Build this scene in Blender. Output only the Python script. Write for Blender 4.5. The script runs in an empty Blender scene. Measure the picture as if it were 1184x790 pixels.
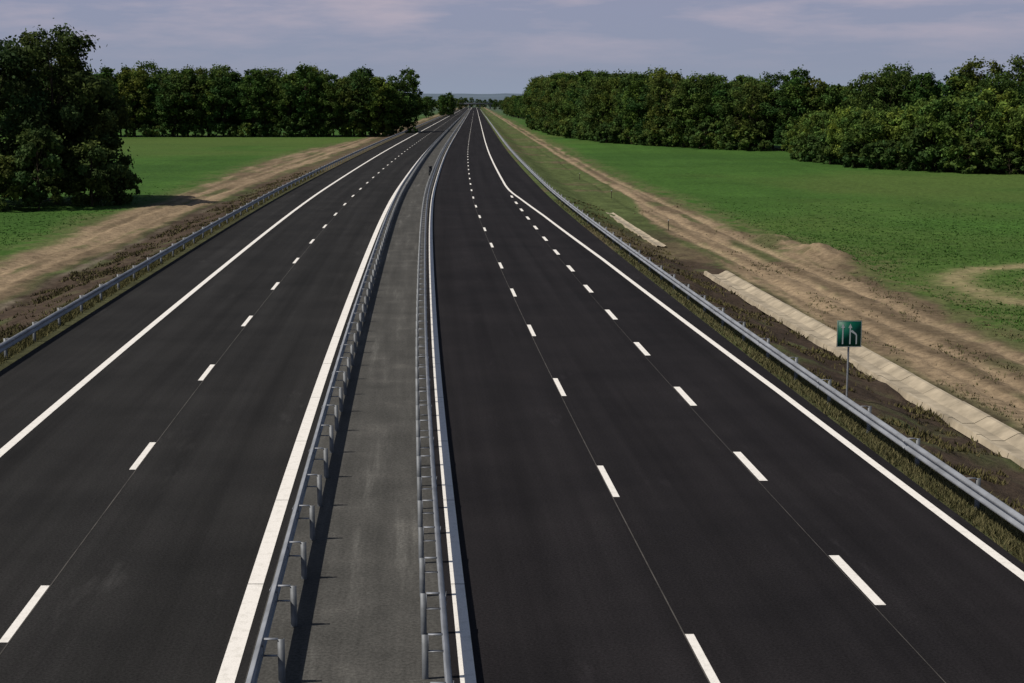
import bpy, math, numpy as np
from mathutils import Vector
S=bpy.context.scene
rng=np.random.default_rng(7)
# ------------------------------------------------ road alignment (world metres, y = distance)
kd=np.array([-60,25,60,100,130,160,220,300,400,12000.])
ks=np.array([-.075,-.070,-.059,-.054,-.047,-.036,-.0315,-.026,-.024,-.024])
_D=np.concatenate([np.arange(-60,1000,1.0),np.arange(1000,12001,50.)])
_s=np.interp(_D,kd,ks)
_X=np.concatenate([[0],np.cumsum((_s[1:]+_s[:-1])/2*np.diff(_D))])
_X+=3.11-np.interp(22.9,_D,_X)
def xc(d): return np.interp(d,_D,_X)
def sm(a,b,x):
    t=np.clip((x-a)/(b-a),0,1); return t*t*(3-2*t)
def _h(ix,iy,seed):
    n=(ix.astype(np.int64)*374761393+iy.astype(np.int64)*668265263+seed*982451653)&0xffffffff
    n=((n^(n>>13))*1274126177)&0xffffffff
    n=n^(n>>16)
    return (n&0xffff)/65535.0
def vn(x,y,seed=0):
    x=np.asarray(x,float);y=np.asarray(y,float)
    ix=np.floor(x);iy=np.floor(y);fx=x-ix;fy=y-iy
    fx=fx*fx*(3-2*fx);fy=fy*fy*(3-2*fy)
    a=_h(ix,iy,seed);b=_h(ix+1,iy,seed);c=_h(ix,iy+1,seed);d=_h(ix+1,iy+1,seed)
    return (a*(1-fx)+b*fx)*(1-fy)+(c*(1-fx)+d*fx)*fy
def fbm(x,y,seed=0,o=4):
    r=0;a=.5;t=0
    for i in range(o):
        r=r+a*vn(x*2**i,y*2**i,seed+i*17);t+=a;a*=.5
    return r/t
# ------------------------------------------------ helpers
def new_obj(name,me,parent=None):
    o=bpy.data.objects.new(name,me);S.collection.objects.link(o)
    if parent: o.parent=parent
    return o
def empty(name,loc=(0,0,0)):
    o=bpy.data.objects.new(name,None);o.location=loc;S.collection.objects.link(o);return o
def mesh_np(name,verts,faces,mats=(),smooth=False,cols=None,matidx=None,uvs=None):
    verts=np.asarray(verts,np.float32);faces=np.asarray(faces,np.int32)
    me=bpy.data.meshes.new(name);nf,k=faces.shape
    me.vertices.add(len(verts));me.vertices.foreach_set('co',verts.ravel())
    me.loops.add(nf*k);me.loops.foreach_set('vertex_index',faces.ravel())
    me.polygons.add(nf);me.polygons.foreach_set('loop_start',np.arange(nf,dtype=np.int32)*k)
    me.polygons.foreach_set('loop_total',np.full(nf,k,np.int32))
    if smooth: me.polygons.foreach_set('use_smooth',np.ones(nf,bool))
    for m in mats: me.materials.append(m)
    if matidx is not None: me.polygons.foreach_set('material_index',np.asarray(matidx,np.int32))
    me.update(calc_edges=True)
    if cols is not None:
        a=me.color_attributes.new('Col','FLOAT_COLOR','POINT')
        c=np.ones((len(verts),4),np.float32);c[:,:3]=cols;a.data.foreach_set('color',c.ravel())
    if uvs is not None:
        u=me.uv_layers.new(name='UVMap')
        u.data.foreach_set('uv',np.asarray(uvs,np.float32)[faces.ravel()].ravel())
    me.validate();return me
def grid_faces(nr,nc):
    i=np.arange(nr-1)[:,None]*nc+np.arange(nc-1)[None,:]
    i=i.ravel();return np.stack([i,i+1,i+nc+1,i+nc],1)
class MB:
    def __init__(s): s.v=[];s.f=[]
    def box(s,x0,x1,y0,y1,z0,z1):
        b=len(s.v)
        s.v+=[(x0,y0,z0),(x1,y0,z0),(x1,y1,z0),(x0,y1,z0),(x0,y0,z1),(x1,y0,z1),(x1,y1,z1),(x0,y1,z1)]
        s.f+=[(b,b+3,b+2,b+1),(b+4,b+5,b+6,b+7),(b,b+1,b+5,b+4),(b+1,b+2,b+6,b+5),(b+2,b+3,b+7,b+6),(b+3,b,b+4,b+7)]
    def quad(s,*p):
        b=len(s.v);s.v+=list(p);s.f.append((b,b+1,b+2,b+3))
    def mesh(s,name,mats): return mesh_np(name,s.v,s.f,mats)
# ------------------------------------------------ materials
def mat(name,rough=.9,metal=0,spec=.2):
    m=bpy.data.materials.new(name);m.use_nodes=True
    n=m.node_tree.nodes;l=m.node_tree.links;b=n['Principled BSDF']
    b.inputs['Roughness'].default_value=rough;b.inputs['Metallic'].default_value=metal
    b.inputs['Specular IOR Level'].default_value=spec
    return m,n,l,b
def noise(n,l,scale,detail=4,coord=None,mapscale=None,rough=.6,kind='Object'):
    t=n.new('ShaderNodeTexCoord');src=t.outputs[kind]
    if mapscale:
        mp=n.new('ShaderNodeMapping');mp.inputs['Scale'].default_value=mapscale
        l.new(src,mp.inputs['Vector']);src=mp.outputs[0]
    x=n.new('ShaderNodeTexNoise');x.inputs['Scale'].default_value=scale;x.inputs['Detail'].default_value=detail
    x.inputs['Roughness'].default_value=rough;l.new(src,x.inputs['Vector']);return x.outputs['Fac']
def ramp(n,l,fac,stops):
    r=n.new('ShaderNodeValToRGB');e=r.color_ramp.elements
    while len(e)<len(stops): e.new(.5)
    for q,(p,c) in zip(e,stops):
        q.position=p;q.color=(tuple(c)+(1,)) if hasattr(c,'__len__') else (c,c,c,1)
    l.new(fac,r.inputs[0]);return r.outputs[0]
def mul(n,l,a,b,f=1.0,mode='MULTIPLY'):
    m=n.new('ShaderNodeMix');m.data_type='RGBA';m.blend_type=mode;m.inputs[0].default_value=f
    l.new(a,m.inputs[6]);l.new(b,m.inputs[7]);return m.outputs[2]
def bump(n,l,b,fac,st,dist):
    u=n.new('ShaderNodeBump');u.inputs['Strength'].default_value=st;u.inputs['Distance'].default_value=dist
    l.new(fac,u.inputs['Height']);l.new(u.outputs[0],b.inputs['Normal'])
def asphalt(name,c0,c1,streak=.35):
    m,n,l,b=mat(name,.92,0,.08)
    base=ramp(n,l,noise(n,l,.25,4),[(.3,c0),(.7,c1)])
    st=ramp(n,l,noise(n,l,1,3,mapscale=(1.3,.018,1),kind='UV'),[(.3,1-streak),(.7,1+streak*.7)])
    sp=ramp(n,l,noise(n,l,20,3,rough=.8),[(.34,.62),(.66,1.38)])
    c=mul(n,l,mul(n,l,base,st),sp)
    du=ramp(n,l,noise(n,l,1,4,mapscale=(.8,.16,1),kind='UV',rough=.7),[(.62,1.0),(.78,1.8)])
    c=mul(n,l,c,du)
    l.new(c,b.inputs['Base Color']);return m
M_asR=asphalt('asphalt_new',(.0125,.0115,.0130),(.0190,.0172,.0188),.28)
M_asL=asphalt('asphalt_left',(.0180,.0176,.0178),(.0265,.0257,.0257),.3)
def median_mat():
    m,n,l,b=mat('asphalt_median',.9,0,.15)
    base=ramp(n,l,noise(n,l,.6,4),[(.3,(.060,.059,.055)),(.6,(.080,.078,.073)),(.85,(.13,.125,.115))])
    st=ramp(n,l,noise(n,l,1,4,mapscale=(2.2,.12,1),kind='UV'),[(.3,.72),(.58,1.0),(.78,1.8)])
    sp=ramp(n,l,noise(n,l,15,3,rough=.85),[(.33,.6),(.67,1.4)])
    l.new(mul(n,l,mul(n,l,base,st),sp),b.inputs['Base Color']);return m
M_med=median_mat()
def paint_mat():
    m,n,l,b=mat('white_road_paint',.7,0,.3)
    a=ramp(n,l,noise(n,l,5,4),[(.25,(.68,.655,.61)),(.5,(.84,.81,.77))])
    c=ramp(n,l,noise(n,l,40,2),[(.3,.85),(.55,1.0)])
    l.new(mul(n,l,a,c),b.inputs['Base Color']);return m
M_white=paint_mat()
def simple(name,c,rough=.8,metal=0,var=.25,scale=6,spec=.3):
    m,n,l,b=mat(name,rough,metal,spec)
    lo=tuple(x*(1-var) for x in c);hi=tuple(x*(1+var) for x in c)
    l.new(ramp(n,l,noise(n,l,scale,3),[(.3,lo),(.7,hi)]),b.inputs['Base Color']);return m
M_seam=simple('joint_seal',(.065,.060,.055),.8,0,.5,1.5)
M_galv=simple('galvanised_steel',(.27,.285,.315),.55,.3,.25,1.2,.4)
M_galvd=simple('galvanised_post',(.16,.172,.19),.6,.3,.3,3,.4)
M_conc=simple('ditch_concrete',(.35,.30,.225),.95,0,.35,.9)
M_green=simple('sign_green',(.0,.09,.055),.5,0,.1,3)
M_signw=simple('sign_white',(.55,.6,.58),.5,0,.05,3)
M_dark=simple('dark_plastic',(.02,.02,.025),.6,0,.2,3)
M_bark=simple('bark',(.06,.045,.032),.95,0,.35,3)
def vcol(name,rough=.95,fine=(9,.5,1.5),trans=False,rand=False,bmp=None):
    m,n,l,b=mat(name,rough,0,.08)
    a=n.new('ShaderNodeVertexColor');a.layer_name='Col';c=a.outputs[0]
    if fine:
        c=mul(n,l,c,ramp(n,l,noise(n,l,fine[0],4,rough=.75),[(.3,fine[1]),(.7,fine[2])]))
    if rand:
        oi=n.new('ShaderNodeObjectInfo')
        c=mul(n,l,c,ramp(n,l,oi.outputs['Random'],[(0,(.62,.74,.74)),(.35,(.88,.94,.92)),(.7,(1.10,1.06,.98)),(1,(1.45,1.30,1.0))]))
    l.new(c,b.inputs['Base Color'])
    if bmp: bump(n,l,b,noise(n,l,bmp[0],4,rough=.7),bmp[1],bmp[2])
    if trans:
        t=n.new('ShaderNodeBsdfTranslucent');l.new(c,t.inputs[0]);x=n.new('ShaderNodeMixShader');x.inputs[0].default_value=.3
        l.new(b.outputs[0],x.inputs[1]);l.new(t.outputs[0],x.inputs[2]);l.new(x.outputs[0],n['Material Output'].inputs[0])
    return m
M_ground=vcol('ground',.95,(2.2,.6,1.4),bmp=(3.5,.7,.12))
M_leaf=vcol('foliage',.8,None,True,True)
M_tuft=vcol('grass_blades',.85,None,False)
# ------------------------------------------------ terrain
RUTR=(15.6,17.4,19.3);RUTL=(-28.0,-29.8)
def zfun(off,d):
    off=np.asarray(off,float);d=np.asarray(d,float)
    z=np.full(np.broadcast(off,d).shape,-.05)
    z=z-1.15*sm(8.0,12.4,off)-1.15*sm(19.4,25.0,-off)
    x=xc(d)+off
    rg=sm(8.2,9.5,off)+sm(19.6,21,-off)
    near=1-sm(250,500,d)
    z=z+rg*near*(.26*(fbm(x*.9,d*.9,3)-.5)+.2*(fbm(x*.15,d*.15,5)-.5))
    clod=(sm(8.4,9.4,off)*(1-sm(12,12.4,off))+sm(19.6,20.5,-off)*(1-sm(24.5,26,-off)))*(1-sm(90,200,d))
    z=z+clod*.16*(vn(x*2.2,d*1.1,51)-.5)
    z=z-.45*(sm(12.3,12.7,off)-sm(13.6,14.0,off))*(1-sm(86,92,d))
    z=z+.75*np.exp(-(((off-22.0)/1.3)**2+((d-99)/6)**2))*(.5+1.0*fbm(x*1.1,d*1.1,9))
    z=z+.5*np.exp(-(((off-21.6)/1.1)**2+((d-110)/4)**2))*(.5+1.0*fbm(x*1.1,d*1.1,9))
    for o0 in RUTR+RUTL:
        oo=o0+1.2*(fbm(d*.03,d*0+o0,11)-.5)
        z=z-.13*np.exp(-((off-oo)/.3)**2)*near
    return z
def gcol(off,d):
    x=xc(d)+off
    n1=fbm(x*.12,d*.12,21);n2=fbm(x*.7,d*.7,22);n3=fbm(x*2.1,d*2.1,23);nb=fbm(x*.02,d*.02,24,5)
    def C(r,g,b): return np.array([r,g,b])[None,:]
    def mix(a,b,m): return a*(1-m[:,None])+b*m[:,None]
    field=C(.047,.106,.020)*(.80+.4*n1+.2*(n2-.5))[:,None]
    # drill-row banding across the crop
    field=field*(1+.16*(fbm(x*.35,d*.02,61)-.5)*2)[:,None]
    field=mix(field,C(.080,.115,.030),.65*sm(.5,.72,nb))
    field=mix(field,C(.032,.078,.016),.6*sm(.48,.70,fbm(x*.012,d*.03,26,4)))
    far=sm(500,2500,d);field=mix(field,C(.07,.095,.07),far)  # distance haze painted into the field colour
    sand=C(.25,.188,.122)*(.60+.5*n2+.35*(n1-.2))[:,None]
    soil=C(.056,.041,.030)*(.6+.8*n2)[:,None]
    grass=C(.060,.078,.028)*(.6+.8*n2)[:,None]
    bsand=C(.120,.090,.058)*(.6+.8*n2)[:,None]
    col=field.copy()
    j=3.2*(fbm(x*.09,d*.09,31)-.5)+1.6*(n2-.5)
    oi=14.3+2.6*sm(120,170,d);oe=21.0-1.2*sm(120,200,d)
    oe=oe+2.2*np.exp(-((d-100)/9)**2)
    w=off
    m=sm(-.5,.5,w-oi+.3*j)*(1-sm(-.7,.7,w-oe+j))
    trk=mix(sand,bsand,.9*sm(.42,.58,fbm(w*.5,d*.04,44)))
    gs=sm(.47,.60,fbm(w*.9,d*.06,41)+.25*(n2-.5))
    trk=mix(trk,mix(bsand,grass,sm(.38,.58,n1)),gs*.85)
    trk=mix(trk,sand*1.25,np.clip(sum(np.exp(-((w-o0-1.2*(fbm(d*.03,d*0+o0,11)-.5))/.42)**2) for o0 in RUTR),0,1)*.85)
    col=mix(col,trk,m)
    fr=np.exp(-((w-oe-1.2+j)/1.8)**2)*sm(.3,.6,n2);col=mix(col,C(.12,.11,.055),fr*.7)
    e=sm(-.2,.2,w-7.1)*(1-sm(-.4,.4,w-oi+.3*j))
    em=mix(soil,grass,sm(.56,.72,n2*.6+n1*.4)*.7)
    em=mix(em,grass,np.clip(1-sm(8.0,8.8,w+1.2*(n2-.5)),0,1)*.6)
    em=mix(em,grass*1.3,sm(95,135,d+30*(n1-.5)))
    em=mix(em,bsand,sm(.58,.7,n1)*sm(70,100,d)*.7)
    col=mix(col,em,e)
    oi=26.0;oe=32.0+3*sm(180,260,d)-5*sm(300,420,d)
    w=-off
    m=sm(-.6,.6,w-oi+.5*j)*(1-sm(-.9,.9,w-oe+j))
    trk=mix(sand,bsand,.7*sm(.46,.62,fbm(w*.5,d*.04,45)))
    gs=sm(.50,.60,fbm(w*.8,d*.07,43)+.3*(n2-.5))
    trk=mix(trk,mix(bsand,grass,sm(.4,.6,n1)),gs*.75)
    trk=mix(trk,sand*1.2,np.clip(sum(np.exp(-((w+o0-1.2*(fbm(d*.03,d*0+o0,11)-.5))/.42)**2) for o0 in RUTL),0,1)*.8)
    col=mix(col,trk,m)
    fr=np.exp(-((w-oe-1.2+j)/1.8)**2)*sm(.35,.6,n2);col=mix(col,C(.11,.11,.05),fr*.6)
    e=sm(-.2,.2,w-18.2)*(1-sm(-.6,.6,w-oi+.5*j))
    em=mix(soil*1.1,grass,sm(.58,.72,n2*.5+n1*.5)*.7)
    em=mix(em,grass*.9,np.clip(1-sm(19.3,20.3,w+1.2*(n2-.5)),0,1)*.55)
    em=mix(em,grass,sm(.5,.62,n1)*sm(23.5,25,w)*.7)
    em=mix(em,C(.20,.17,.13)+0*em,np.exp(-((w-25.3)/.3)**2)*(1-sm(120,170,d))*sm(.3,.55,n1)*.7)
    em=mix(em,bsand,sm(150,220,d)*.5)
    col=mix(col,em,e)
    # curving farm track coming in from the right
    def arc(cx,cy,rx,ry,wd,lo,hi):
        q=np.hypot((x-cx)/rx,(d-cy)/ry);a=np.arctan2((d-cy)/ry,(x-cx)/rx)%(2*np.pi)
        return np.exp(-(((q-1)*min(rx,ry)+1.5*(n2-.5)+2.2*(n1-.5))/wd)**2)*sm(lo-.15,lo+.15,a)*(1-sm(hi-.15,hi+.15,a))
    ar=np.maximum(arc(39,83,14.5,13,1.0,1.2,4.3),.6*arc(41,82,12.0,10.5,.6,1.4,4.0))
    ar=np.maximum(ar,.35*np.exp(-((np.hypot((x-27)/3.2,(d-79)/5)))**2))
    col=mix(col,C(.25,.21,.115),np.clip(ar*(.4+1.1*n3),0,.92))
    return np.clip(col,0.004,1)
offs=np.concatenate([-np.geomspace(62,6000,36)[::-1],np.arange(-60,-36,1.),np.arange(-36,-18.4,.3),[-18.4,-12,-7,-2,3,7.1],np.arange(7.3,24,.22),np.arange(24.4,60,.6),np.geomspace(61,6000,36)])
ds=np.concatenate([np.arange(-20,20,4.),np.arange(20,130,.5),np.arange(130,260,1.2),np.arange(260,600,4),np.geomspace(604,9000,60)])
DD,OO=np.meshgrid(ds,offs,indexing='ij');D=DD.ravel();O=OO.ravel()
V=np.stack([xc(D)+O,D,zfun(O,D)],1)
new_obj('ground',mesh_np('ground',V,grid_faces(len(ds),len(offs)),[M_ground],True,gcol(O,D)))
# ------------------------------------------------ roads
rd=np.concatenate([np.arange(-20,500,2.),np.arange(500,2600,20.)])
def strip(name,o0,o1,z,m,dd=rd,nc=2,z2=None):
    f0=o0 if callable(o0) else (lambda d:o0+0*d);f1=o1 if callable(o1) else (lambda d:o1+0*d)
    a=np.linspace(0,1,nc);A,Dm=np.meshgrid(a,dd);off=f0(Dm)*(1-A)+f1(Dm)*A
    v=np.stack([(xc(Dm)+off).ravel(),Dm.ravel(),np.full(off.size,z)],1)
    return mesh_np(name,v,grid_faces(len(dd),nc),[m],False,None,None,np.stack([off.ravel(),Dm.ravel()],1))
new_obj('motorway_carriageway',strip('cw_r',-4.1,7.25,0,M_asR,nc=4))
new_obj('motorway_carriageway',strip('cw_l',-18.45,-7.3,0,M_asL,nc=4))
new_obj('median_pavement',strip('med',-7.3,-4.1,0.003,M_med))
mk=empty('road_markings')
er=lambda d: np.interp(d,[-20,20,46,86,120,140,150,156,164,12000],[7.2,7.0,6.75,6.0,5.1,4.4,4.0,3.84,3.75,3.75])
new_obj('edge_line_right',strip('e1',lambda d:er(d)-.11,lambda d:er(d)+.11,.006,M_white),mk)
new_obj('edge_line_left',strip('e2',-15.33,-15.08,.006,M_white),mk)
def segs(name,o0,o1,L,gap,m,start=-12,end=400):
    b=MB();d=start
    while d<end:
        d1=d+L
        ys=np.linspace(d,d1,3)
        for a,c in zip(ys[:-1],ys[1:]):
            b.quad((xc(a)+o0,a,.006),(xc(a)+o1,a,.006),(xc(c)+o1,c,.006),(xc(c)+o0,c,.006))
        d=d1+gap
    return new_obj(name,b.mesh(name,[m]),mk)
segs('inner_line_a',-3.95,-3.70,6,.03,M_white,-15,2500)
segs('inner_line_b',-7.74,-7.45,6,.03,M_white,-15,2500)
segs('lane_dashes_a',-.075,.075,3,9,M_white,22.9-1.4-36,1500)
segs('lane_dashes_b',3.60,3.80,3,6,M_white,27.4-1.4-27,150)
segs('lane_dashes_c',-11.58,-11.42,3,9,M_white,25.5-1.4-36,1500)
new_obj('seam_a',strip('s1',-.10,-.075,.0045,M_seam,np.arange(-20,300,2.)),mk)
new_obj('seam_b',strip('s2',3.56,3.575,.0045,M_seam,np.arange(-20,140,2.)),mk)
new_obj('seam_c',strip('s3',-11.42,-11.395,.0045,M_seam,np.arange(-20,300,2.)),mk)
# ------------------------------------------------ guardrails
def guardrail(off,side,spacing,dend,z0=0.,start=-12,post_gap=.24,hi=.75):
    """side=+1: beam faces +x, posts behind on -x"""
    p=empty('guardrail')
    prof=[(0,-.155),(.012,-.15),(.075,-.115),(.08,-.085),(.075,-.06),(.01,-.02),(.004,0),(.01,.02),(.075,.06),(.08,.085),(.075,.115),(.012,.15),(0,.155)]
    prof=prof+[(x-.014,z) for x,z in prof[::-1]]
    prof.append(prof[0])
    pr=np.array(prof)
    dd=np.concatenate([np.arange(start,min(300,dend),2.),np.arange(300,dend,12.)]) if dend>300 else np.arange(start,dend,2.)
    zc=hi-.155
    PX=xc(dd)[:,None]+off+side*pr[None,:,0]
    PZ=z0+zc+pr[None,:,1]+0*PX
    v=np.stack([PX.ravel(),np.repeat(dd,len(pr)),PZ.ravel()],1)
    new_obj('beam',mesh_np('beam',v,grid_faces(len(dd),len(pr)),[M_galv],False),p)
    b=MB();c=MB();d=start+.5
    while d<min(dend,900):
        x=float(xc(d))+off
        xp=x-side*post_gap
        a0,a1=sorted((xp-side*.0,xp-side*.10))
        b.box(a0,a1,d-.03,d-.022,z0-.6,z0+hi-.02)
        b.box(a0,a0+.006,d-.022,d+.03,z0-.6,z0+hi-.02)
        b.box(a1-.006,a1,d-.022,d+.03,z0-.6,z0+hi-.02)
        y0,y1=d-.035,d+.035
        s0,s1=sorted((xp,x-side*.016))
        c.box(s0,s1,y0,y1,z0+hi-.03,z0+hi-.018)
        c.box(s0,s1,y0,y1,z0+hi-.30,z0+hi-.29)
        c.box(s0,s0+.006,y0,y1,z0+hi-.29,z0+hi-.03)
        l0,l1=sorted((x+side*.083,x+side*.091))
        if int(round((d-start)/spacing))%2==0:
            c.box(l0,l1,d-.16,d+.16,z0+zc+.06,z0+zc+.11);c.box(l0,l1,d-.16,d+.16,z0+zc-.11,z0+zc-.06)
        d+=spacing
    new_obj('posts',b.mesh('posts',[M_galvd]),p);new_obj('brackets',c.mesh('brackets',[M_galv]),p)
    return p
guardrail(-7.0,-1,2.6,1800,0.0)
guardrail(-4.2,1,2.0,1800,0.0)
guardrail(7.55,-1,4.0,1800,-.03)
guardrail(-18.75,1,4.0,1800,-.03,post_gap=.16)
# ------------------------------------------------ concrete ditch
def ditch(prof,d0,d1,slab,parent,miss=(),jit=.008,m=M_conc,gap=.025):
    b=MB();d=d0;k=0
    while d<d1:
        k+=1
        if k not in miss:
            j=rng.normal(0,jit);e=d+slab-gap
            for (o0,z0),(o1,z1) in zip(prof[:-1],prof[1:]):
                b.quad((xc(d)+o0+j,d,z0+j),(xc(d)+o1+j,d,z1+j),(xc(e)+o1+j,e,z1+j),(xc(e)+o0+j,e,z0+j))
        d+=slab
    new_obj('slabs',b.mesh('slabs',[m]),parent)
dp=empty('concrete_ditch')
ditch([(12.45,-1.3),(12.5,-1.08),(12.62,-1.08),(12.95,-1.28),(13.35,-1.28),(13.75,-1.06),(13.88,-1.06),(13.92,-1.3)],30,88,2.5,dp)
dp=empty('concrete_ditch')
ditch([(12.0,-1.3),(12.05,-1.06),(12.15,-1.07),(12.35,-1.13),(12.55,-1.13),(12.7,-1.06),(12.75,-1.3)],106,138,2.5,dp)
# ------------------------------------------------ sign
sp=empty('lane_merge_sign',(float(xc(46))+8.8,46,0))
def cyl(name,r,z0,z1,x,y,m,parent,n=12):
    a=np.arange(n)/n*2*np.pi
    v=np.concatenate([np.stack([x+r*np.cos(a),y+r*np.sin(a),np.full(n,z)],1) for z in (z0,z1)])
    i=np.arange(n);f=np.stack([i,(i+1)%n,(i+1)%n+n,i+n],1)
    return new_obj(name,mesh_np(name,v,f,[m],True),parent)
cyl('pole',.03,-.8,1.9,0,0,M_galv,sp)
zc=1.86;b=MB();b.box(-.38,.38,-.05,-.035,zc-.41,zc+.41);new_obj('panel',b.mesh('panel',[M_green]),sp)
b=MB();b.box(-.3,.3,-.034,-.02,zc+.15,zc+.19);b.box(-.3,.3,-.034,-.02,zc-.19,zc-.15);new_obj('rear_bars',b.mesh('bars',[M_galvd]),sp)
def plate(name,polys,m,y=-.053):
    vs=[];fs=[]
    for P in polys:
        q=len(vs);vs+=[(x,y,z+zc) for x,z in P];fs.append(tuple(range(q,q+len(P))))
    me=bpy.data.meshes.new(name);me.from_pydata(vs,[],fs);me.materials.append(m);new_obj(name,me,sp)
R=lambda x0,x1,z0,z1:[(x0,z0),(x1,z0),(x1,z1),(x0,z1)]
plate('border',[R(-.37,.37,.388,.4),R(-.37,.37,-.4,-.388),R(-.37,-.358,-.388,.388),R(.358,.37,-.388,.388)],M_signw)
pl=[R(-.22,-.18,-.32,.18),[(-.26,.18),(-.14,.18),(-.2,.32)],R(.005,.045,-.32,.18),[(-.035,.18),(.085,.18),(.025,.32)],
 R(.2,.24,-.32,-.06),[(.2,-.06),(.24,-.06),(.22,.0),(.18,-.02)],[(.18,-.02),(.22,.0),(.09,.12),(.045,.10),(.045,.06)]]
plate('arrows',pl,M_signw)
# ------------------------------------------------ small posts
def marker(x,d,h,m,name='marker_post',r=.05):
    z=float(zfun(np.array([x-float(xc(d))]),np.array([float(d)]))[0])
    p=empty(name,(x,d,z));cyl('shaft',r,-.2,h,0,0,m,p,8);cyl('cap',r*1.25,h-.02,h+.06,0,0,M_signw,p,8)
for o,d in ((-30.5,92),(-27.2,66),(15.0,120),(14.8,160),(14.6,200)):
    marker(float(xc(d))+o,d,.8,M_signw if o<0 else M_bark,r=.035)
cp=empty('median_cabinet',(float(xc(186))-4.75,186,0))
b=MB();b.box(-.2,.2,-.2,.2,.08,1.1);b.box(-.23,.23,-.24,.24,1.1,1.16);b.box(-.22,.22,-.22,.22,.003,.08)
new_obj('body',b.mesh('body',[M_dark]),cp)
b=MB();b.box(-.15,.15,-.212,-.203,.3,.36);b.box(-.17,-.15,-.212,-.203,.4,1.0);new_obj('door_trim',b.mesh('trim',[M_galvd]),cp)
# ------------------------------------------------ far overpass
ov=empty('overpass_bridge',(float(xc(2100))-6,2100,0))
mc=simple('bridge_concrete',(.17,.185,.21),.9,0,.1,.2)
b=MB();b.box(-32,32,-5,5,5.8,6.9);new_obj('deck',b.mesh('deck',[mc]),ov)
b=MB();b.box(-32,32,-5.3,-5.0,6.5,7.7);b.box(-32,32,5.0,5.3,6.5,7.7);new_obj('parapets',b.mesh('par',[mc]),ov)
b=MB()
for x in (-28,-14,0,14,28): b.box(x-.7,x+.7,-4,4,-.5,5.8)
new_obj('piers',b.mesh('piers',[mc]),ov)
# ------------------------------------------------ trees
def tree_mesh(name,H,R,base,nl,K,ls,seed,tint=(.045,.078,.022),rcs=(.13,.27),spiky=1.0,sq=.75):
    r=np.random.default_rng(seed)
    zb=H*base;ch=H-zb
    t=r.uniform(0,1,K)**.9
    prof=np.sin(np.pi*np.clip(.12+.80*t,0,1))**sq
    ang=r.uniform(0,2*np.pi,K);rad=R*prof*np.sqrt(r.uniform(.12,1,K))*r.uniform(.75,1.18,K)
    lean=r.normal(0,.08*R,2)
    C=np.stack([rad*np.cos(ang)+lean[0]*t,rad*np.sin(ang)+lean[1]*t,zb+ch*(.05+.89*t)],1)
    rc=R*r.uniform(rcs[0],rcs[1],K)
    w=rc**2/np.sum(rc**2);ci=r.choice(K,nl,p=w)
    dv=r.normal(size=(nl,3));dv/=np.linalg.norm(dv,axis=1)[:,None]
    rr=rc[ci]*(r.uniform(.1,1,nl)**.5)*(1+.35*np.abs(r.normal(0,1,nl))*spiky*(r.uniform(0,1,nl)<.35))
    P=C[ci]+dv*rr[:,None]*np.array([1,1,.85])
    P[:,2]=np.maximum(P[:,2],.1)
    nrm=dv+.8*r.normal(size=(nl,3))+np.array([0,0,.45]);nrm/=np.linalg.norm(nrm,axis=1)[:,None]
    a=np.cross(nrm,r.normal(size=(nl,3)));a/=np.linalg.norm(a,axis=1)[:,None];b=np.cross(nrm,a)
    s=ls*r.uniform(.45,1.25,nl)[:,None]*.5
    q=[P-a*s*1.25,P-b*s*.75,P+a*s*1.25,P+b*s*.75]
    lv=np.stack(q,1).reshape(-1,3);lf=np.arange(nl*4).reshape(-1,4)
    ct=r.uniform(.6,1.5,K)[ci]*r.uniform(.7,1.3,nl)
    hue=r.uniform(-.12,.16,K)[ci]
    col=np.array(tint)[None]*ct[:,None]*np.stack([1+hue,np.ones(nl),1-hue],1)
    col=np.repeat(col,4,0)
    tv=[];tf=[]
    def limb(p0,p1,r0,r1,n=7):
        p0=np.array(p0,float);p1=np.array(p1,float);ax=p1-p0;ax/=np.linalg.norm(ax)
        u=np.cross(ax,[.3,1,.1]);u/=np.linalg.norm(u);w2=np.cross(ax,u);q0=len(tv)
        for p,rad in ((p0,r0),(p1,r1)):
            for i in range(n):
                th=2*np.pi*i/n;tv.append(p+rad*(np.cos(th)*u+np.sin(th)*w2))
        for i in range(n): tf.append((q0+i,q0+(i+1)%n,q0+n+(i+1)%n,q0+n+i))
    r0=H*.015
    pts=[np.array([0,0,-.4])]
    for k in range(1,6): pts.append(np.array([lean[0]*k/5+r.normal(0,.02*R),lean[1]*k/5+r.normal(0,.02*R),H*.86*k/5]))
    for k in range(5): limb(pts[k],pts[k+1],r0*(1-k*.18),r0*(1-(k+1)*.18)+.01)
    for k in r.choice(K,min(K,16),replace=False):
        zz=max(H*.1,C[k,2]*.62);f=zz/(H*.86)*5;i=min(int(f),4);p=pts[i]+(pts[i+1]-pts[i])*(f-i)
        limb(p,C[k],r0*.38,.03,5)
    tv=np.array(tv);tf=np.array(tf)
    V=np.concatenate([tv,lv]);F=np.concatenate([tf,lf+len(tv)])
    cols=np.concatenate([np.tile([[.06,.045,.03]],(len(tv),1)),col])
    mi=np.concatenate([np.zeros(len(tf)),np.ones(len(lf))])
    return mesh_np(name,V,F,[M_bark,M_leaf],False,cols,mi)
FT=[tree_mesh('forest_tree_%d'%i,17.0+.9*i,(5.6,4.7,5.9,4.9,6.2)[i],.06+.04*(i%2),6300,95+8*i,.55,100+i,(.056+.007*(i%3),.100+.006*(i%2),.026),(.11,.24),1.2,(.62,.85,.55,.75,.6)[i]) for i in range(5)]
BT=[tree_mesh('thicket_tree_%d'%i,11.5,4.2+.3*i,.02,6300,85,.43,200+i,(.094,.148,.034),(.11,.23),1.2,.62) for i in range(3)]
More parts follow.
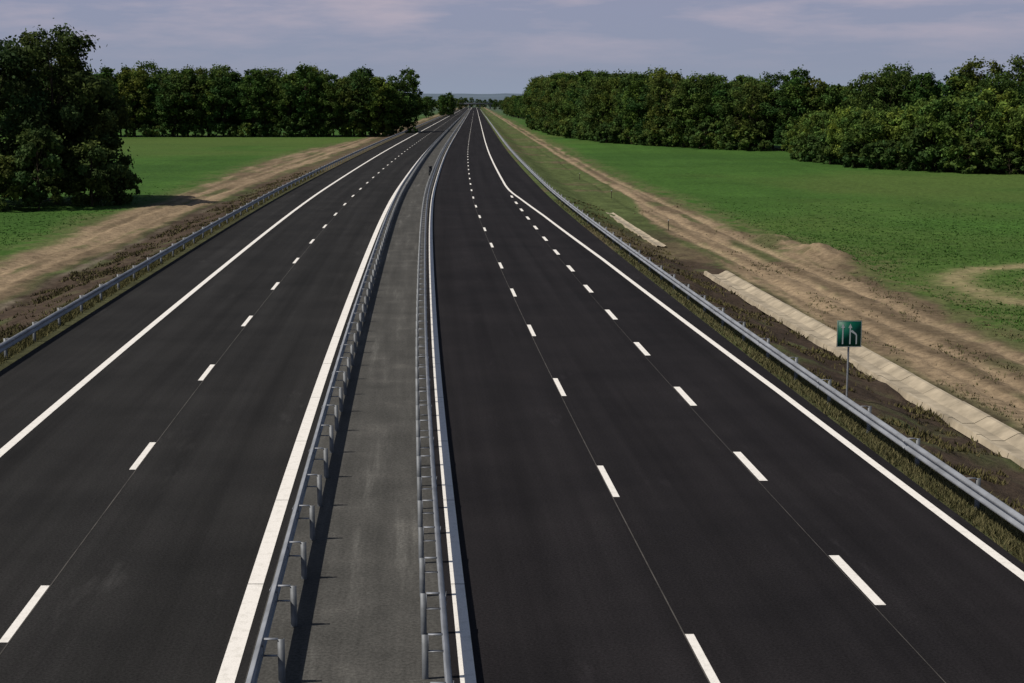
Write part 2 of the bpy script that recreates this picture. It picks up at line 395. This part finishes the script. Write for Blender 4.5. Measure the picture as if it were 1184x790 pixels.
SH=[tree_mesh('shrub_%d'%i,4.2,2.4,.0,2400,34,.38,300+i,(.070,.115,.032)) for i in range(3)]
r=np.random.default_rng(5)
def inst(parent,meshes,x,y,s,sz=1,z=-1.25,vv=.1):
    o=new_obj('tree_part',meshes[r.integers(len(meshes))],parent)
    k=s*r.uniform(1-vv,1+vv);o.location=(x,y,z);o.scale=(k*r.uniform(.95,1.2),k*r.uniform(.95,1.2),k*sz*r.uniform(.92,1.07));o.rotation_euler=(0,0,r.uniform(0,6.28))
def forest(name,path,rows,step,rowgap,meshes,s,normal=(0,1),shrubs=True,vv=.11):
    p=empty(name)
    path=np.array(path,float);seg=np.hypot(*np.diff(path[:,:2],axis=0).T);L=np.concatenate([[0],np.cumsum(seg)])
    ps=path[:,2] if path.shape[1]>2 else np.full(len(path),s)
    for k in range(rows):
        t=r.uniform(0,step)
        while t<L[-1]:
            x=np.interp(t,L,path[:,0]);y=np.interp(t,L,path[:,1]);ss=np.interp(t,L,ps)
            inst(p,meshes,x+normal[0]*k*rowgap+r.normal(0,1.3),y+normal[1]*k*rowgap+r.normal(0,1.8),ss*(1+.01*k),vv=vv)
            t+=step*r.uniform(.7,1.3)
    if shrubs:
        t=0
        while t<L[-1]:
            x=np.interp(t,L,path[:,0]);y=np.interp(t,L,path[:,1])
            inst(p,SH,x-normal[0]*3.4+r.normal(0,.9),y-normal[1]*3.4+r.normal(0,1.0),r.uniform(.6,1.4));t+=2.9*r.uniform(.6,1.6)
    return p
forest('forest',[(-30,452,.94),(-60,450,.98),(-120,448,1.02),(-175,440,1.05),(-240,430,1.05)],3,4.6,6.5,FT,.98,(-.12,1),vv=.07)
forest('forest',[(11,640,.96),(12.5,560,.93),(19,440,.86),(27,385,.82),(40,345,.76),(52,322,.74),(72,306,.78),(90,302,.84),(105,300,.93),(150,295,.98),(210,290,.98)],3,4.3,6.5,FT,1.0,(.65,.75),vv=.13)
forest('thicket',[(52,268,.66),(58,236,.78),(66,222,.88),(80,212,.97),(100,206,1.02),(130,204,1.04)],3,3.7,5,BT,1.0,(.5,.85),vv=.13)
forest('distant_treeline',[(-36,980),(-60,985),(-120,1000),(-220,1020)],2,7,9,FT,.82,(0,1),False)
forest('distant_treeline',[(-3,1150),(4,980),(12,800),(16,700)],2,7,9,FT,.7,(1,.2),False)
forest('distant_treeline',[(-62,1800),(-90,1820),(-400,1850)],2,11,12,FT,.7,(0,1),False)
forest('distant_treeline',[(-22,1900),(0,1880),(40,1850),(400,1850)],2,11,12,FT,.7,(0,1),False)
forest('distant_treeline',[(-220,2650),(-60,2620),(100,2650)],2,10,14,FT,.85,(0,1),False)
for i,(x,y,H,R_) in enumerate(((-45.6,152,18.0,5.3),(-50.5,149,16.5,5.4),(-57,153,18.5,6),(-48.2,160,17,5.2),(-43.2,156,13.0,4.2))):
    o=new_obj('deciduous_tree',tree_mesh('deciduous_tree_%d'%i,H,R_,.04,18000,140,.36,400+i,(.046,.072,.025),(.10,.22),1.5,.58))
    o.location=(x,y,-1.25)
for i,(x,y,H,R_) in enumerate(((-41.0,148,6.5,2.8),(-45,144,7.8,2.8),(-49,143,5.5,3.2),(-39.2,151,4.2,1.9),(-53,142,6,3))):
    o=new_obj('bush',tree_mesh('bush_%d'%i,H,R_,0,7000,60,.32,500+i,(.078,.112,.034),(.12,.26),1.4));o.location=(x,y,-1.25)
# ------------------------------------------------ grass & crops
def tufts(name,n,o0,o1,d0,d1,h0,h1,c_lo,c_hi,w,maskf=None,seed=1):
    r=np.random.default_rng(seed)
    u=r.uniform(0,1,n);d=1/(1/d0+(1/d1-1/d0)*u)
    off=r.uniform(o0,o1,n)
    if maskf is not None:
        k=r.uniform(0,1,n)<maskf(off,d);off=off[k];d=d[k]
    n=len(d);x=xc(d)+off;z=zfun(off,d)
    nb=3;x=np.repeat(x,nb)+r.normal(0,.05,n*nb);y=np.repeat(d,nb)+r.normal(0,.05,n*nb);z=np.repeat(z,nb)-.02
    th=r.uniform(0,2*np.pi,n*nb);h=r.uniform(h0,h1,n*nb);ww=w*r.uniform(.6,1.4,n*nb)*(1+y/90)
    lx=r.normal(0,.45,n*nb)*h;ly=r.normal(0,.45,n*nb)*h
    A=np.stack([x-ww*np.cos(th),y-ww*np.sin(th),z],1);B=np.stack([x+ww*np.cos(th),y+ww*np.sin(th),z],1);Cc=np.stack([x+lx,y+ly,z+h],1)
    V=np.stack([A,B,Cc],1).reshape(-1,3);F=np.arange(len(V)).reshape(-1,3)
    t=np.repeat(r.uniform(0,1,n),nb)[:,None]*.7+r.uniform(0,.3,(n*nb,1))
    col=np.repeat(np.array(c_lo)[None]*(1-t)+np.array(c_hi)[None]*t,3,0)
    new_obj(name,mesh_np(name,V,F,[M_tuft],False,col))
pm=lambda off,d: sm(.48,.68,fbm((xc(d)+off)*.6,d*.6,77))
tufts('verge_grass',13000,7.35,8.6,20,140,.06,.22,(.07,.07,.03),(.18,.16,.08),.012,None,1)
tufts('embankment_weeds',17000,8.6,12.3,22,150,.05,.2,(.07,.055,.035),(.13,.12,.045),.022,pm,2)
tufts('verge_grass',15000,-20.2,-18.9,40,200,.06,.22,(.06,.06,.025),(.15,.135,.06),.012,None,3)
tufts('embankment_weeds',20000,-25,-20.2,45,220,.05,.2,(.07,.055,.035),(.12,.115,.045),.022,pm,4)
tufts('track_weeds',7000,14.3,22,40,160,.04,.14,(.09,.09,.045),(.17,.15,.08),.02,lambda o,d:sm(.55,.7,fbm((xc(d)+o)*.5,d*.12,78)),5)
tufts('field_crop',50000,22.5,60,60,170,.04,.10,(.050,.118,.021),(.075,.150,.036),.028,lambda o,d:(1-np.exp(-(((np.hypot((xc(d)+o-39)/14.5,(d-83)/13)-1)*13)/2.6)**2))*(1-sm(90,170,d)),6)
tufts('field_crop',22000,-75,-33.5,80,200,.04,.10,(.050,.118,.021),(.075,.150,.036),.028,lambda o,d:1-sm(110,200,d),8)
# ------------------------------------------------ distant hills
hx=np.linspace(-6000,6000,160);ridge=30+34*fbm(hx*.0012,hx*0,91)+12*fbm(hx*.006,hx*0,92)
rows=[np.stack([hx,np.full_like(hx,y),z],1) for y,z in ((7000,hx*0-3),(7600,ridge*.6),(8400,ridge),(9400,hx*0-3))]
mh=simple('hazy_hills',(.115,.150,.195),1,0,.08,.002,0)  # aerial haze is put into the hills' base colour
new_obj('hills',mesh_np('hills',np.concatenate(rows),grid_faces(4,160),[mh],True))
# ------------------------------------------------ light
sv=Vector((.76,.16,-1.0)).normalized()
L=bpy.data.lights.new('sun','SUN');L.energy=4.0;L.angle=math.radians(.5);L.color=(1,.93,.82)
lo=bpy.data.objects.new('sun',L);S.collection.objects.link(lo);lo.rotation_euler=sv.to_track_quat('-Z','Y').to_euler()
el=math.asin(-sv.z);az=math.atan2(-sv.x,-sv.y)
W=bpy.data.worlds.new('World');S.world=W;W.use_nodes=True;n=W.node_tree.nodes;l=W.node_tree.links
bg=n['Background'];bg.inputs[1].default_value=.05
sk=n.new('ShaderNodeTexSky');sk.sky_type='NISHITA';sk.sun_disc=False;sk.sun_elevation=el;sk.sun_rotation=az;sk.dust_density=1.5
l.new(sk.outputs[0],bg.inputs[0])
tc=n.new('ShaderNodeTexCoord');sep=n.new('ShaderNodeSeparateXYZ');l.new(tc.outputs['Generated'],sep.inputs[0])
cr=n.new('ShaderNodeValToRGB');e=cr.color_ramp.elements
e[0].position=0;e[0].color=(.275,.325,.42,1);e[1].position=.3;e[1].color=(.25,.30,.45,1)
for p,c in ((.022,(.270,.305,.405,1)),(.07,(.275,.30,.42,1))):
    q=e.new(p);q.color=c
l.new(sep.outputs[2],cr.inputs[0])
mp=n.new('ShaderNodeMapping');mp.inputs['Scale'].default_value=(5,5,30);l.new(tc.outputs['Generated'],mp.inputs[0])
nz=n.new('ShaderNodeTexNoise');nz.inputs['Scale'].default_value=1.9;nz.inputs['Detail'].default_value=7;nz.inputs['Roughness'].default_value=.58;l.new(mp.outputs[0],nz.inputs[0])
cm=n.new('ShaderNodeValToRGB');cm.color_ramp.elements[0].position=.43;cm.color_ramp.elements[0].color=(0,0,0,1);cm.color_ramp.elements[1].position=.68;cm.color_ramp.elements[1].color=(1,1,1,1);l.new(nz.outputs[0],cm.inputs[0])
hm=n.new('ShaderNodeMapRange');hm.inputs[1].default_value=.015;hm.inputs[2].default_value=.06;hm.inputs[3].default_value=0;hm.inputs[4].default_value=.85;l.new(sep.outputs[2],hm.inputs[0])
mm=n.new('ShaderNodeMath');mm.operation='MULTIPLY';l.new(cm.outputs[0],mm.inputs[0]);l.new(hm.outputs[0],mm.inputs[1])
mx=n.new('ShaderNodeMix');mx.data_type='RGBA';l.new(mm.outputs[0],mx.inputs[0]);l.new(cr.outputs[0],mx.inputs[6]);mx.inputs[7].default_value=(.46,.41,.48,1)
b2=n.new('ShaderNodeBackground');l.new(mx.outputs[2],b2.inputs[0]);b2.inputs[1].default_value=1
ms=n.new('ShaderNodeMixShader');mr=n.new('ShaderNodeMapRange');mr.inputs[1].default_value=.06;mr.inputs[2].default_value=.25;mr.inputs[3].default_value=1;mr.inputs[4].default_value=0
l.new(sep.outputs[2],mr.inputs[0]);l.new(mr.outputs[0],ms.inputs[0]);l.new(bg.outputs[0],ms.inputs[1]);l.new(b2.outputs[0],ms.inputs[2]);l.new(ms.outputs[0],n['World Output'].inputs[0])
# ------------------------------------------------ camera
cam=bpy.data.cameras.new('camera');co=bpy.data.objects.new('camera',cam);S.collection.objects.link(co)
co.location=(0,0,8.89);co.rotation_euler=(math.radians(90-8.99),0,0);cam.sensor_width=36;cam.lens=53.2;cam.clip_end=30000;cam.clip_start=.1
S.camera=co
S.view_settings.view_transform='Standard';S.view_settings.look='None';S.view_settings.exposure=0
